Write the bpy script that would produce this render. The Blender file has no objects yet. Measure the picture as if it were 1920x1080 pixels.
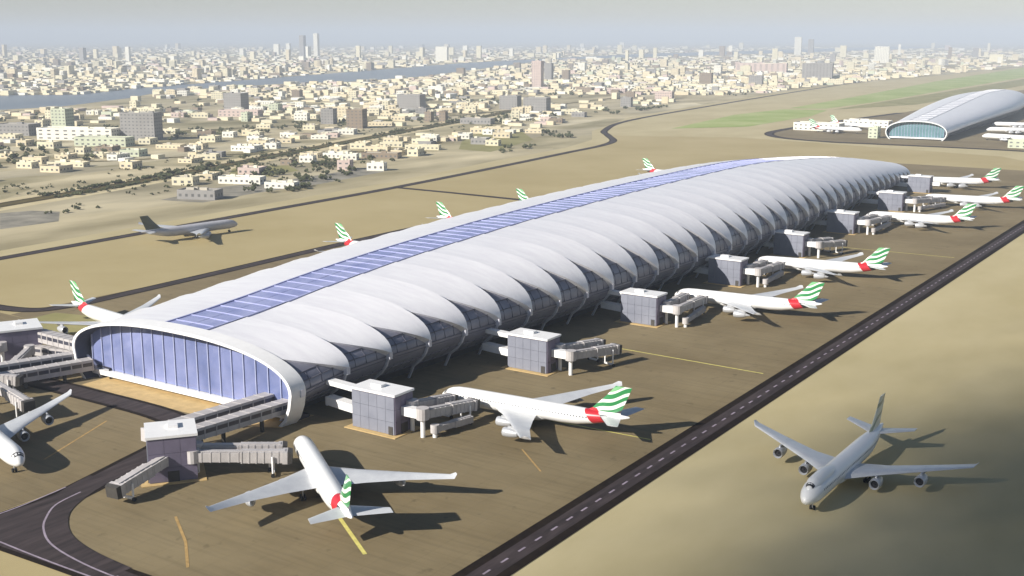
import bpy, math, random
from mathutils import noise, Vector

R = math.radians
PI = math.pi
random.seed(7)
SC = bpy.context.scene
COL = SC.collection

# ------------------------------------------------------------------ camera, sky, sun, exposure
cam_d = bpy.data.cameras.new("camera")
cam = bpy.data.objects.new("camera", cam_d)
COL.objects.link(cam)
cam.location = (0, 0, 117)
cam.rotation_euler = (R(90 - 11.99), 0, R(33.72))
cam_d.sensor_width = 36
cam_d.lens = 41.49
cam_d.clip_start = 1
cam_d.clip_end = 90000
SC.camera = cam

BLOCKER_X, BLOCKER_Y, BLOCKER_SX, BLOCKER_SY = 20.0, 236.0, 54.0, 112.0  # centre and spread of the shade thrown by the added blocker
SUN_EL, SUN_AZ = 29.0, 247.0          # azimuth of the sun as an angle from +X, counter-clockwise
world = bpy.data.worlds.new("World")
SC.world = world
world.use_nodes = True
wn = world.node_tree.nodes
wl = world.node_tree.links
wn.clear()
w_out = wn.new("ShaderNodeOutputWorld")
w_bg = wn.new("ShaderNodeBackground")
w_sky = wn.new("ShaderNodeTexSky")
w_sky.sky_type = 'NISHITA'
w_sky.sun_disc = False
w_sky.sun_elevation = R(SUN_EL)
w_sky.sun_rotation = R(90 - SUN_AZ)
w_sky.altitude = 100
w_sky.air_density = 1.0
w_sky.dust_density = 0.3
w_sky.ozone_density = 1.0
w_bg.inputs[1].default_value = 0.05
w_tint = wn.new("ShaderNodeMix")
w_tint.data_type = 'RGBA'
w_tint.blend_type = 'MULTIPLY'
w_tint.inputs[0].default_value = 1.0
w_tint.inputs[7].default_value = (1.0, 0.97, 0.98, 1)
wl.new(w_sky.outputs[0], w_tint.inputs[6])
wl.new(w_tint.outputs[2], w_bg.inputs[0])
wl.new(w_bg.outputs[0], w_out.inputs[0])

sun_d = bpy.data.lights.new("sun", 'SUN')
sun_d.energy = 4.9
sun_d.angle = R(0.5)
sun_d.color = (1.0, 0.95, 0.87)
sun = bpy.data.objects.new("sun", sun_d)
COL.objects.link(sun)
sun.location = (-300, -300, 400)
sd = Vector((math.cos(R(SUN_AZ)) * math.cos(R(SUN_EL)), math.sin(R(SUN_AZ)) * math.cos(R(SUN_EL)), math.sin(R(SUN_EL))))
sun.rotation_euler = sd.to_track_quat('Z', 'Y').to_euler()

SC.render.engine = 'CYCLES'
SC.view_settings.view_transform = 'Standard'
SC.view_settings.look = 'None'
SC.view_settings.exposure = 0.70
SC.view_settings.gamma = 1
SC.view_settings.use_curve_mapping = False
SC.cycles.use_denoising = True
SC.cycles.max_bounces = 6
SC.cycles.volume_bounces = 0


# ------------------------------------------------------------------ helpers
def mat(name, col, rough=0.7, metal=0.0, spec=0.3, var=0.0, scale=1.0, col2=None, bump=0.0, detail=4, stretch=None):
    """principled material with a little procedural variation in colour"""
    m = bpy.data.materials.new(name)
    m.use_nodes = True
    nt = m.node_tree
    b = nt.nodes["Principled BSDF"]
    b.inputs["Roughness"].default_value = rough
    b.inputs["Metallic"].default_value = metal
    b.inputs["Specular IOR Level"].default_value = spec
    c1 = (*col, 1)
    b.inputs["Base Color"].default_value = c1
    if var or col2:
        c2 = (*(col2 or [min(1, c * (1 + var)) for c in col]), 1)
        c0 = c1 if col2 else (*[c * (1 - var) for c in col], 1)
        tc = nt.nodes.new("ShaderNodeNewGeometry")
        mp = nt.nodes.new("ShaderNodeMapping")
        if stretch:
            mp.inputs["Rotation"].default_value = (0, 0, stretch[0])
            mp.inputs["Scale"].default_value = (stretch[1], stretch[2], 1)
        nz = nt.nodes.new("ShaderNodeTexNoise")
        nz.inputs["Scale"].default_value = scale
        nz.inputs["Detail"].default_value = detail
        nz.inputs["Roughness"].default_value = 0.62
        rp = nt.nodes.new("ShaderNodeValToRGB")
        rp.color_ramp.elements[0].position = 0.34
        rp.color_ramp.elements[1].position = 0.66
        rp.color_ramp.elements[0].color = c0
        rp.color_ramp.elements[1].color = c2
        nt.links.new(tc.outputs["Position"], mp.inputs[0])
        nt.links.new(mp.outputs[0], nz.inputs["Vector"])
        nt.links.new(nz.outputs[0], rp.inputs[0])
        nt.links.new(rp.outputs[0], b.inputs["Base Color"])
        if bump:
            bp = nt.nodes.new("ShaderNodeBump")
            bp.inputs["Strength"].default_value = bump
            bp.inputs["Distance"].default_value = 0.3
            nt.links.new(nz.outputs[0], bp.inputs["Height"])
            nt.links.new(bp.outputs[0], b.inputs["Normal"])
    return m


class MB:
    """collects faces; build() links them as ONE mesh object"""
    def __init__(self):
        self.v, self.f, self.m = [], [], []

    def poly(self, pts, mi=0):
        n = len(self.v)
        self.v += [tuple(p) for p in pts]
        self.f.append(tuple(range(n, n + len(pts))))
        self.m.append(mi)

    def box(self, c, s, rz=0.0, mi=0, skip_bottom=False):
        n = len(self.v)
        hx, hy, hz = s[0] / 2, s[1] / 2, s[2] / 2
        cr, sr = math.cos(rz), math.sin(rz)
        for dz in (-hz, hz):
            for dx, dy in ((-hx, -hy), (hx, -hy), (hx, hy), (-hx, hy)):
                self.v.append((c[0] + dx * cr - dy * sr, c[1] + dx * sr + dy * cr, c[2] + dz))
        fs = [(4, 5, 6, 7), (0, 1, 5, 4), (1, 2, 6, 5), (2, 3, 7, 6), (3, 0, 4, 7)]
        if not skip_bottom:
            fs.append((3, 2, 1, 0))
        for f in fs:
            self.f.append(tuple(n + i for i in f))
            self.m.append(mi)

    def bar(self, p0, p1, w, h, mi=0, w1=None, h1=None):
        """box from p0 to p1, w wide across and h high"""
        p0, p1 = Vector(p0), Vector(p1)
        d = (p1 - p0).normalized()
        up = Vector((0, 0, 1)) if abs(d.z) < 0.95 else Vector((0, 1, 0))
        a = d.cross(up).normalized()
        u = a.cross(d).normalized()
        w1 = w if w1 is None else w1
        h1 = h if h1 is None else h1
        r = []
        for p, ww, hh in ((p0, w, h), (p1, w1, h1)):
            r.append([p - a * ww / 2 - u * hh / 2, p + a * ww / 2 - u * hh / 2, p + a * ww / 2 + u * hh / 2, p - a * ww / 2 + u * hh / 2])
        self.loft(r, mi, True, True)

    def loft(self, rings, mi=0, cap0=False, cap1=False, closed=True):
        n0 = len(self.v)
        k = len(rings[0])
        for r in rings:
            self.v += [tuple(p) for p in r]
        for i in range(len(rings) - 1):
            for j in range(k if closed else k - 1):
                a = n0 + i * k + j
                b = n0 + i * k + (j + 1) % k
                self.f.append((a, b, b + k, a + k))
                self.m.append(mi)
        if cap0:
            self.f.append(tuple(n0 + j for j in reversed(range(k))))
            self.m.append(mi)
        if cap1:
            self.f.append(tuple(n0 + (len(rings) - 1) * k + j for j in range(k)))
            self.m.append(mi)

    def cyl(self, p0, p1, r0, r1=None, n=10, mi=0):
        p0, p1 = Vector(p0), Vector(p1)
        r1 = r0 if r1 is None else r1
        d = (p1 - p0).normalized()
        a = d.orthogonal().normalized()
        b = d.cross(a)
        rings = []
        for p, r in ((p0, r0), (p1, r1)):
            rings.append([p + a * r * math.cos(2 * PI * i / n) + b * r * math.sin(2 * PI * i / n) for i in range(n)])
        self.loft(rings, mi, True, True)

    def prism(self, outline, z0, z1, mi=0, top=None):
        self.loft([[(x, y, z0) for x, y in outline], [(x, y, z1) for x, y in outline]], mi, True, top is None)
        if top is not None:
            self.poly([(x, y, z1) for x, y in outline], top)

    def build(self, name, mats, parent=None, smooth=False, flat_angle=None):
        me = bpy.data.meshes.new(name)
        me.from_pydata(self.v, [], self.f)
        mats = mats if isinstance(mats, (list, tuple)) else [mats]
        for x in mats:
            me.materials.append(x)
        me.polygons.foreach_set("material_index", self.m)
        me.update()
        if smooth:
            me.polygons.foreach_set("use_smooth", [True] * len(me.polygons))
            if flat_angle:
                me.set_sharp_from_angle(angle=R(flat_angle))
        o = bpy.data.objects.new(name, me)
        COL.objects.link(o)
        if parent:
            o.parent = parent
        return o


def share(name, me, parent, loc=(0, 0, 0), rz=0.0):
    o = bpy.data.objects.new(name, me)
    COL.objects.link(o)
    o.parent = parent
    o.location = loc
    o.rotation_euler = (0, 0, rz)
    return o


def tag(o, label=None, cat=None, group=None, kind=None):
    if label: o["label"] = label
    if cat: o["category"] = cat
    if group: o["group"] = group
    if kind: o["kind"] = kind
    return o


def thing(name, label, cat, loc=(0, 0, 0), rz=0.0, group=None):
    o = bpy.data.objects.new(name, None)
    COL.objects.link(o)
    o.empty_display_size = 2
    o.location = loc
    o.rotation_euler = (0, 0, rz)
    return tag(o, label, cat, group)


def copy_tree(o, parent=None):
    c = o.copy()
    COL.objects.link(c)
    c.parent = parent
    for ch in list(o.children):
        copy_tree(ch, c)
    return c


def sheet(name, pts, z, m, kind="structure"):
    b = MB()
    b.poly([(x, y, z) for x, y in pts])
    return tag(b.build(name, m), kind=kind)


def smooth_line(pts, n=6):
    """Catmull-Rom through the points"""
    out = []
    P = [pts[0]] + list(pts) + [pts[-1]]
    for i in range(1, len(P) - 2):
        p0, p1, p2, p3 = P[i - 1], P[i], P[i + 1], P[i + 2]
        for k in range(n):
            t = k / n
            out.append(tuple(0.5 * (2 * p1[a] + (p2[a] - p0[a]) * t + (2 * p0[a] - 5 * p1[a] + 4 * p2[a] - p3[a]) * t * t
                                    + (3 * p1[a] - p0[a] - 3 * p2[a] + p3[a]) * t ** 3) for a in (0, 1)))
    out.append(tuple(pts[-1][:2]))
    return out


def ribbon(mb, line, w, z, mi=0, off=0.0):
    """flat strip of width w along a polyline"""
    L, Rr = [], []
    for i, p in enumerate(line):
        a = line[max(0, i - 1)]
        b = line[min(len(line) - 1, i + 1)]
        dx, dy = b[0] - a[0], b[1] - a[1]
        l = math.hypot(dx, dy) or 1
        nx, ny = -dy / l, dx / l
        L.append((p[0] + nx * (w / 2 + off), p[1] + ny * (w / 2 + off), z))
        Rr.append((p[0] + nx * (off - w / 2), p[1] + ny * (off - w / 2), z))
    for i in range(len(line) - 1):
        mb.poly([Rr[i], Rr[i + 1], L[i + 1], L[i]], mi)


def inside(x, y, poly):
    c = False
    j = len(poly) - 1
    for i in range(len(poly)):
        xi, yi = poly[i]
        xj, yj = poly[j]
        if (yi > y) != (yj > y) and x < (xj - xi) * (y - yi) / (yj - yi) + xi:
            c = not c
        j = i
    return c


# ------------------------------------------------------------------ materials
M = {}
M['sand'] = mat('desert_sand', (0.41, 0.345, 0.19), 0.95, spec=0.1, col2=(0.49, 0.42, 0.25), scale=0.02, detail=12, stretch=(0.35, 1.0, 0.45))
M['field'] = mat('field_sand', (0.36, 0.29, 0.145), 0.95, spec=0.1, col2=(0.42, 0.345, 0.185), scale=0.01, detail=8)


def apron_material():
    """paving: slabs with faint joints, blotchy tone, stretched tyre marks and oil spots"""
    m = mat('apron_paving', (0.172, 0.132, 0.070), 0.88, spec=0.2, col2=(0.238, 0.188, 0.105), scale=0.02, detail=9)
    nt = m.node_tree
    N, L = nt.nodes, nt.links
    b = N["Principled BSDF"]
    src = b.inputs["Base Color"].links[0].from_socket
    g = N.new("ShaderNodeNewGeometry")

    def mul(a, fac_sock, lo, hi, p0, p1):
        r = N.new("ShaderNodeMapRange")
        r.inputs[1].default_value, r.inputs[2].default_value = p0, p1
        r.inputs[3].default_value, r.inputs[4].default_value = lo, hi
        L.new(fac_sock, r.inputs[0])
        x = N.new("ShaderNodeMix")
        x.data_type = 'RGBA'
        x.blend_type = 'MULTIPLY'
        x.inputs[0].default_value = 1
        L.new(a, x.inputs[6])
        L.new(r.outputs[0], x.inputs[7])
        return x.outputs[2]
    br = N.new("ShaderNodeTexBrick")
    br.offset = 0.0
    br.inputs["Scale"].default_value = 1.0
    br.inputs["Brick Width"].default_value = 7.5
    br.inputs["Row Height"].default_value = 7.5
    br.inputs["Mortar Size"].default_value = 0.10
    br.inputs["Color1"].default_value = (0.86, 0.86, 0.86, 1)
    br.inputs["Color2"].default_value = (1, 1, 1, 1)
    br.inputs["Mortar"].default_value = (0.5, 0.5, 0.5, 1)
    L.new(g.outputs["Position"], br.inputs["Vector"])
    out = mul(src, br.outputs["Color"], 0.86, 1.03, 0.4, 1.0)
    for rot, sx_, sy_, sc, lo, p0, p1 in ((0.05, 0.035, 0.6, 1.0, 0.90, 0.34, 0.50), (1.15, 0.03, 0.5, 1.0, 0.90, 0.34, 0.48), (0, 1, 1, 0.22, 0.68, 0.27, 0.36)):
        mp = N.new("ShaderNodeMapping")
        mp.inputs["Rotation"].default_value = (0, 0, rot)
        mp.inputs["Scale"].default_value = (sx_, sy_, 1)
        L.new(g.outputs["Position"], mp.inputs[0])
        nz = N.new("ShaderNodeTexNoise")
        nz.inputs["Scale"].default_value = sc
        nz.inputs["Detail"].default_value = 5
        L.new(mp.outputs[0], nz.inputs["Vector"])
        out = mul(out, nz.outputs[0], lo, 1.0, p0, p1)
    L.new(out, b.inputs["Base Color"])
    return m


M['apron'] = apron_material()
M['asphalt'] = mat('taxiway_asphalt', (0.026, 0.020, 0.020), 0.85, spec=0.2, col2=(0.068, 0.052, 0.052), scale=0.5, detail=9, stretch=(0.0, 1.0, 0.12))
M['shoulder'] = mat('taxiway_shoulder', (0.012, 0.008, 0.006), 0.9, spec=0.1, col2=(0.022, 0.015, 0.01), scale=0.3)
M['olive_road'] = mat('desert_road', (0.07, 0.055, 0.018), 0.9, spec=0.1, col2=(0.13, 0.10, 0.035), scale=0.03)
M['verge'] = mat('pale_sand', (0.62, 0.53, 0.33), 0.95, spec=0.1, col2=(0.50, 0.42, 0.25), scale=0.03)
M['olive_dark'] = mat('road_verge_dark', (0.05, 0.038, 0.012), 0.95, spec=0.1, col2=(0.09, 0.07, 0.025), scale=0.05)
M['line_white'] = mat('white_marking', (0.30, 0.25, 0.30), 0.8, var=0.2, scale=0.6)
M['line_yellow'] = mat('yellow_marking', (0.62, 0.55, 0.16), 0.8, var=0.15, scale=0.6)
M['line_ochre'] = mat('ochre_marking', (0.40, 0.26, 0.10), 0.85, var=0.2, scale=0.5)
M['pad'] = mat('ochre_pad', (0.52, 0.37, 0.17), 0.9, var=0.12, scale=0.3)
M['grass'] = mat('watered_grass', (0.24, 0.32, 0.07), 0.95, spec=0.1, col2=(0.40, 0.43, 0.18), scale=0.012, detail=8)
M['drygrass'] = mat('dry_grass', (0.20, 0.19, 0.07), 0.95, spec=0.1, col2=(0.31, 0.28, 0.13), scale=0.02, detail=8)
M['water'] = mat('creek_water', (0.15, 0.18, 0.21), 0.35, spec=0.4, col2=(0.21, 0.23, 0.25), scale=0.004)
M['dark_lot'] = mat('dark_lot', (0.15, 0.14, 0.11), 0.9, col2=(0.32, 0.29, 0.23), scale=0.05, detail=6)
M['roof'] = mat('roof_metal', (0.75, 0.735, 0.765), 0.32, metal=0.1, spec=0.5, col2=(0.83, 0.82, 0.835), scale=0.25, stretch=(0, 0.25, 1.6), detail=7)
M['gill'] = mat('gill_glass', (0.175, 0.175, 0.22), 0.36, metal=0.15, spec=0.5, col2=(0.23, 0.23, 0.28), scale=0.12)  # wall panel grey; on the roof flank it stands in for shade
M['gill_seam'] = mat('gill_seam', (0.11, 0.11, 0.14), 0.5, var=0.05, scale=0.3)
M['roof_edge'] = mat('roof_edge', (0.55, 0.54, 0.60), 0.5, metal=0.2, var=0.06, scale=0.5)
M['white'] = mat('white_paint', (0.80, 0.79, 0.78), 0.35, spec=0.5, var=0.03, scale=0.4)
M['sky_glass'] = mat('skylight_glass', (0.22, 0.245, 0.47), 0.14, spec=0.8, col2=(0.36, 0.38, 0.60), scale=0.09)
M['front_glass'] = mat('front_glass', (0.12, 0.15, 0.30), 0.10, spec=0.8, col2=(0.23, 0.26, 0.46), scale=0.06)
M['mullion'] = mat('mullion', (0.46, 0.50, 0.70), 0.4, metal=0.3, var=0.04, scale=1)
M['sky_frame'] = mat('skylight_frame_paint', (0.38, 0.40, 0.62), 0.4, metal=0.1, var=0.04, scale=1)
M['teal_glass'] = mat('teal_glass', (0.10, 0.20, 0.23), 0.15, spec=0.6, col2=(0.16, 0.28, 0.31), scale=0.06)
M['dark_glass'] = mat('dark_glass', (0.045, 0.046, 0.062), 0.2, spec=0.5, col2=(0.075, 0.075, 0.095), scale=0.15)
M['dark_frame'] = mat('dark_frame', (0.09, 0.085, 0.10), 0.5, var=0.1, scale=1)
M['soffit'] = mat('soffit_dark', (0.05, 0.055, 0.085), 0.6, var=0.1, scale=0.5)  # dark tone holds the shading beneath the arch rim
M['under'] = mat('undercroft', (0.035, 0.03, 0.032), 0.8, var=0.15, scale=0.5)  # near-black colour paints in the shade below the overhanging walls
M['strut'] = mat('strut_paint', (0.62, 0.62, 0.68), 0.4, metal=0.2, var=0.05, scale=1)
M['gate_wall'] = mat('gate_cladding', (0.19, 0.20, 0.245), 0.5, metal=0.1, spec=0.4, col2=(0.24, 0.25, 0.30), scale=0.12)
M['gate_side'] = mat('gate_cladding_mauve', (0.17, 0.15, 0.21), 0.5, metal=0.1, var=0.08, scale=0.2)
M['bridge'] = mat('bridge_cladding', (0.43, 0.405, 0.395), 0.5, metal=0.05, col2=(0.53, 0.50, 0.49), scale=0.3)
M['bridge_dark'] = mat('bridge_dark', (0.06, 0.055, 0.05), 0.6, var=0.15, scale=1)
M['rubber'] = mat('rubber', (0.02, 0.02, 0.02), 0.8, var=0.1, scale=1)
M['engine'] = mat('engine_grey', (0.48, 0.49, 0.51), 0.35, metal=0.3, var=0.04, scale=1)
M['wing'] = mat('wing_grey', (0.55, 0.56, 0.58), 0.35, metal=0.25, spec=0.5, col2=(0.64, 0.65, 0.66), scale=0.25)
M['intake'] = mat('intake_dark', (0.03, 0.03, 0.035), 0.5, var=0.1, scale=2)
M['scrub'] = mat('scrub_leaves', (0.035, 0.042, 0.016), 0.9, col2=(0.09, 0.095, 0.04), scale=0.2)


def livery_material(name, colours, red=True):
    """white fuselage paint with window row and red rear patch; fin with slanting bands (flat paint, in the aircraft's own coordinates)"""
    m = bpy.data.materials.new(name)
    m.use_nodes = True
    nt = m.node_tree
    N, L = nt.nodes, nt.links
    b = N["Principled BSDF"]
    b.inputs["Roughness"].default_value = 0.28
    b.inputs["Specular IOR Level"].default_value = 0.5
    b.inputs["Coat Weight"].default_value = 0.25
    tc = N.new("ShaderNodeTexCoord")
    sp = N.new("ShaderNodeSeparateXYZ")
    L.new(tc.outputs["Object"], sp.inputs[0])

    def mth(op, a, bb=None, c=None):
        n = N.new("ShaderNodeMath")
        n.operation = op
        for i, x in enumerate((a, bb, c)):
            if x is None:
                continue
            if isinstance(x, (int, float)):
                n.inputs[i].default_value = x
            else:
                L.new(x, n.inputs[i])
        return n.outputs[0]

    def mix(f, a, bb):
        n = N.new("ShaderNodeMix")
        n.data_type = 'RGBA'
        L.new(f, n.inputs[0])
        for i, x in ((6, a), (7, bb)):
            if isinstance(x, tuple):
                n.inputs[i].default_value = x
            else:
                L.new(x, n.inputs[i])
        return n.outputs[2]
    X, Y, Z = sp.outputs
    nz = N.new("ShaderNodeTexNoise")
    nz.inputs["Scale"].default_value = 0.6
    L.new(tc.outputs["Object"], nz.inputs["Vector"])
    base = mix(nz.outputs[0], (0.76, 0.755, 0.74, 1), (0.83, 0.825, 0.81, 1))
    # cabin windows
    fx = mth('FRACT', mth('MULTIPLY', X, 1.0))
    w = mth('LESS_THAN', fx, 0.42)
    w = mth('MULTIPLY', w, mth('LESS_THAN', mth('ABSOLUTE', mth('SUBTRACT', Z, 5.75)), 0.22))
    w = mth('MULTIPLY', w, mth('GREATER_THAN', X, -54.0))
    w = mth('MULTIPLY', w, mth('LESS_THAN', X, -6.0))
    base = mix(w, base, (0.05, 0.055, 0.07, 1))
    # slanting coordinate along the tail
    s = mth('SUBTRACT', Z, mth('MULTIPLY', mth('ADD', X, 56.0), -0.35))
    s = mth('ADD', s, mth('MULTIPLY', mth('SINE', mth('MULTIPLY', X, 0.7)), 0.35))
    rp = N.new("ShaderNodeValToRGB")
    rp.color_ramp.interpolation = 'CONSTANT'
    el = rp.color_ramp.elements
    while len(el) > 1:
        el.remove(el[0])
    el[0].position = 0
    el[0].color = (*colours[0][1], 1)
    for p, c in colours[1:]:
        e = el.new(p)
        e.color = (*c, 1)
    L.new(mth('DIVIDE', mth('SUBTRACT', s, 4.0), 12.0), rp.inputs[0])
    fin = mth('GREATER_THAN', Z, 7.95)
    base2 = mix(mth('MULTIPLY', fin, mth('LESS_THAN', X, -50.0)), base, rp.outputs[0])
    if red:
        xr = mth('ADD', X, mth('MULTIPLY', mth('SUBTRACT', Z, 6.0), -0.8))
        r = mth('MULTIPLY', mth('LESS_THAN', xr, -53.0), mth('GREATER_THAN', xr, -57.5))
        r = mth('MULTIPLY', r, mth('LESS_THAN', Z, 8.6))
        base2 = mix(r, base2, (0.50, 0.025, 0.035, 1))
        k = mth('MULTIPLY', mth('LESS_THAN', xr, -57.5), mth('LESS_THAN', Z, 7.1))
        k = mth('MULTIPLY', k, mth('GREATER_THAN', xr, -60.0))
        base2 = mix(k, base2, (0.03, 0.03, 0.03, 1))
    L.new(base2, b.inputs["Base Color"])
    return m


GREEN, PGREEN, WHT, BLK = (0.03, 0.22, 0.07), (0.18, 0.42, 0.20), (0.78, 0.78, 0.74), (0.03, 0.03, 0.03)
M['livery'] = livery_material('airliner_paint', [(0, BLK), (0.20, GREEN), (0.30, WHT), (0.40, GREEN), (0.50, WHT), (0.58, GREEN), (0.70, WHT), (0.76, PGREEN), (0.86, GREEN), (0.93, WHT)])
M['livery_cream'] = livery_material('cargo_paint', [(0, (0.62, 0.62, 0.52)), (0.30, (0.76, 0.75, 0.62)), (0.48, (0.33, 0.36, 0.24)), (0.56, (0.78, 0.77, 0.62)), (0.74, (0.40, 0.40, 0.26)), (0.82, (0.76, 0.74, 0.58))], red=False)
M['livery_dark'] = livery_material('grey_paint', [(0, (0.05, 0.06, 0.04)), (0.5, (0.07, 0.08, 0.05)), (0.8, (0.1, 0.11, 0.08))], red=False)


def city_ground_material():
    """ground between the buildings: lots of sand, paving and dusty green, cut by a loose street grid"""
    m = bpy.data.materials.new('city_ground')
    m.use_nodes = True
    nt = m.node_tree
    N, L = nt.nodes, nt.links
    b = N["Principled BSDF"]
    b.inputs["Roughness"].default_value = 0.95
    b.inputs["Specular IOR Level"].default_value = 0.1
    g = N.new("ShaderNodeNewGeometry")
    mp = N.new("ShaderNodeMapping")
    mp.inputs["Rotation"].default_value = (0, 0, R(-20))
    mp.inputs["Scale"].default_value = (1, 0.36, 1)
    L.new(g.outputs["Position"], mp.inputs[0])
    vo = N.new("ShaderNodeTexVoronoi")
    vo.distance = 'CHEBYCHEV'
    vo.inputs["Scale"].default_value = 0.012
    vo.inputs["Randomness"].default_value = 0.85
    L.new(mp.outputs[0], vo.inputs["Vector"])
    sp = N.new("ShaderNodeSeparateColor")
    L.new(vo.outputs["Color"], sp.inputs[0])
    r = N.new("ShaderNodeValToRGB")
    el = r.color_ramp.elements
    el[0].color = (0.16, 0.145, 0.075, 1)
    el[1].color = (0.70, 0.63, 0.45, 1)
    for p, c in ((0.14, (0.27, 0.235, 0.135)), (0.35, (0.40, 0.335, 0.21)), (0.6, (0.49, 0.42, 0.275)), (0.8, (0.36, 0.32, 0.24))):
        e = el.new(p)
        e.color = (*c, 1)
    L.new(sp.outputs[0], r.inputs[0])
    nz = N.new("ShaderNodeTexNoise")
    nz.inputs["Scale"].default_value = 0.02
    nz.inputs["Detail"].default_value = 9
    L.new(mp.outputs[0], nz.inputs["Vector"])
    r2 = N.new("ShaderNodeValToRGB")
    r2.color_ramp.elements[0].position = 0.33
    r2.color_ramp.elements[1].position = 0.7
    r2.color_ramp.elements[0].color = (0.15, 0.13, 0.06, 1)
    r2.color_ramp.elements[1].color = (0.66, 0.57, 0.37, 1)
    L.new(nz.outputs[0], r2.inputs[0])
    mx = N.new("ShaderNodeMix")
    mx.data_type = 'RGBA'
    mx.inputs[0].default_value = 0.55
    L.new(r.outputs[0], mx.inputs[6])
    L.new(r2.outputs[0], mx.inputs[7])
    L.new(mx.outputs[2], b.inputs["Base Color"])
    return m


M['city_ground'] = city_ground_material()

# ------------------------------------------------------------------ ground, roads, water
sheet('ground', [(-40000, -600), (40000, -600), (40000, 42000), (-40000, 42000)], 0.0, M['sand'])

PLAIN = [(-576.5, 100), (-576.5, 308.3), (-600.5, 382.6), (-605.9, 474.5), (-613.5, 596.7), (-623.6, 758.8), (-650.9, 956.4), (-663.9, 1098.7), (-690.9, 1203.5),
         (-755.0, 1314.7), (-841.8, 1577.2), (-900.8, 1992.6), (-985, 2697.3), (-960, 5200), (-800, 8200)]
sheet('city_ground', PLAIN + [(-800, 41000), (-39000, 41000), (-39000, 100)], 0.03, M['city_ground'])
sheet('city_ground', [(-790, 8200), (-250, 6200), (600, 8600), (9000, 12000), (20000, 41000), (-790, 41000)], 0.04, M['city_ground'])

TAXI_A = [(-505, 296), (-470.9, 297.5), (-452.8, 304), (-447.8, 320.0), (-448, 342.2), (-450.5, 402.5), (-455.6, 506.0), (-457.3, 621.8), (-459.8, 702.7), (-460.2, 885.4), (-448.0, 1043.9), (-425, 1110), (-380, 1135)]
TAXI_B = [(-576.2, 300), (-578.3, 368.1), (-582.6, 455.8), (-588.6, 572.2), (-597, 725.7), (-616, 911.6), (-632.6, 1047.1), (-644, 1143.7), (-663.1, 1204.5), (-705.3, 1267.5), (-749.5, 1339.6), (-808.9, 1515.7), (-865.4, 1914.5), (-941.7, 2562.8), (-1080.5, 3896.6)]
FAR = [(-740, 380), (-766.3, 491.5), (-782.1, 570.0), (-808, 673.8), (-846, 805.7), (-905.7, 1008.7), (-955, 1189.6), (-1000, 1366.0), (-1074.8, 1610.3)]

# inner airport field and the darker apron round the concourse
sheet('field', [(-600, 60)] + [(x - 4, y) for x, y in TAXI_B[1:10]] + [(-560, 1330), (-250, 1260), (-150, 1130), (-145, 60)], 0.06, M['field'])
sheet('apron', [(-455, 292), (-452, 402), (-456, 506), (-459, 702), (-459, 885), (-447, 1043), (-424, 1108), (-380, 1135), (-140, 1135), (-140, 156), (-260, 153), (-262, 280)], 0.09, M['apron'])
sheet('apron', [(-470, 90), (-262, 154), (-265, 285), (-470, 292)], 0.088, M['apron'])

PAVE = [M['asphalt'], M['shoulder'], M['line_white']]


def road(name, line, w, z, shoulder=2.5, mats=PAVE):
    b = MB()
    ribbon(b, line, w, z, 1)
    ribbon(b, line, w - 2 * shoulder, z + 0.02, 0)
    return tag(b.build(name, mats), kind="structure")


rt = road('taxiway', [(-140.6, y) for y in range(90, 1180, 40)], 10.8, 0.14, 2.6)
dash = MB()
dash.box((0, 0, 0), (0.55, 2.8, 0.02))
dash0 = dash.build('centre_dash', M['line_white'], rt)
dash0.location = (-140.6, 150, 0.175)
for k in range(1, 110):
    share('centre_dash', dash0.data, rt, (-140.6, 150 + 7.2 * k, 0.175))
road('taxiway', smooth_line(TAXI_A), 8.5, 0.14, 1.4)
road('taxiway', smooth_line(TAXI_B), 9.0, 0.14, 1.4)
road('taxiway', [(-597, 727), (-538.1, 725.1), (-459, 720)], 6.5, 0.18, 1.2)
b = MB()
ribbon(b, smooth_line(FAR), 44, 0.09)
tag(b.build('sand_verge', M['verge']), kind='structure')
road('desert_road', smooth_line(FAR), 19, 0.14, 5.5, [M['olive_road'], M['olive_dark']])
road('desert_road', smooth_line([(-1060, 640), (-960, 730), (-913.2, 839.4), (-840, 900), (-800, 1000), (-830.8, 1110.1)]), 9, 0.14, 2, [M['olive_road'], M['olive_road']])
road('desert_road', smooth_line([(-1200, 1000), (-1120, 1250), (-1080, 1500), (-1120, 1900), (-1180, 2500), (-1300, 4000)]), 12, 0.14, 2, [M['olive_road'], M['olive_road']])
# front service taxiway: one leg along the pier, one leg across, joined by a rounded corner
R1 = [(-258.5, 128), (-257, 150), (-256.5, 164.0), (-257, 176), (-259.5, 188), (-263.0, 202.3), (-267, 217.1), (-275, 230), (-292, 236), (-335, 236.5), (-372, 236)]
R2 = [(-470, 140), (-330, 146), (-262.6, 150.3), (-247.1, 151.2), (-228.0, 152), (-210.2, 152.6), (-186.1, 153.3), (-141, 154)]
R3 = [(-260.5, 190), (-257.5, 180), (-252, 169.5), (-245.0, 162.7), (-235.5, 157.4), (-222.9, 154.5), (-208.3, 153.4)]
road('service_road', smooth_line(R1), 10.5, 0.15, 1.6)
road('service_road', smooth_line(R2), 9.5, 0.20, 1.6)
b = MB()
ribbon(b, smooth_line(R3), 8.5, 0.25, 0)
b.poly([(-262, 150, 0.249), (-228, 152, 0.249), (-245, 161, 0.249), (-254, 172, 0.249), (-258, 182, 0.249)], 0)
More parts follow.
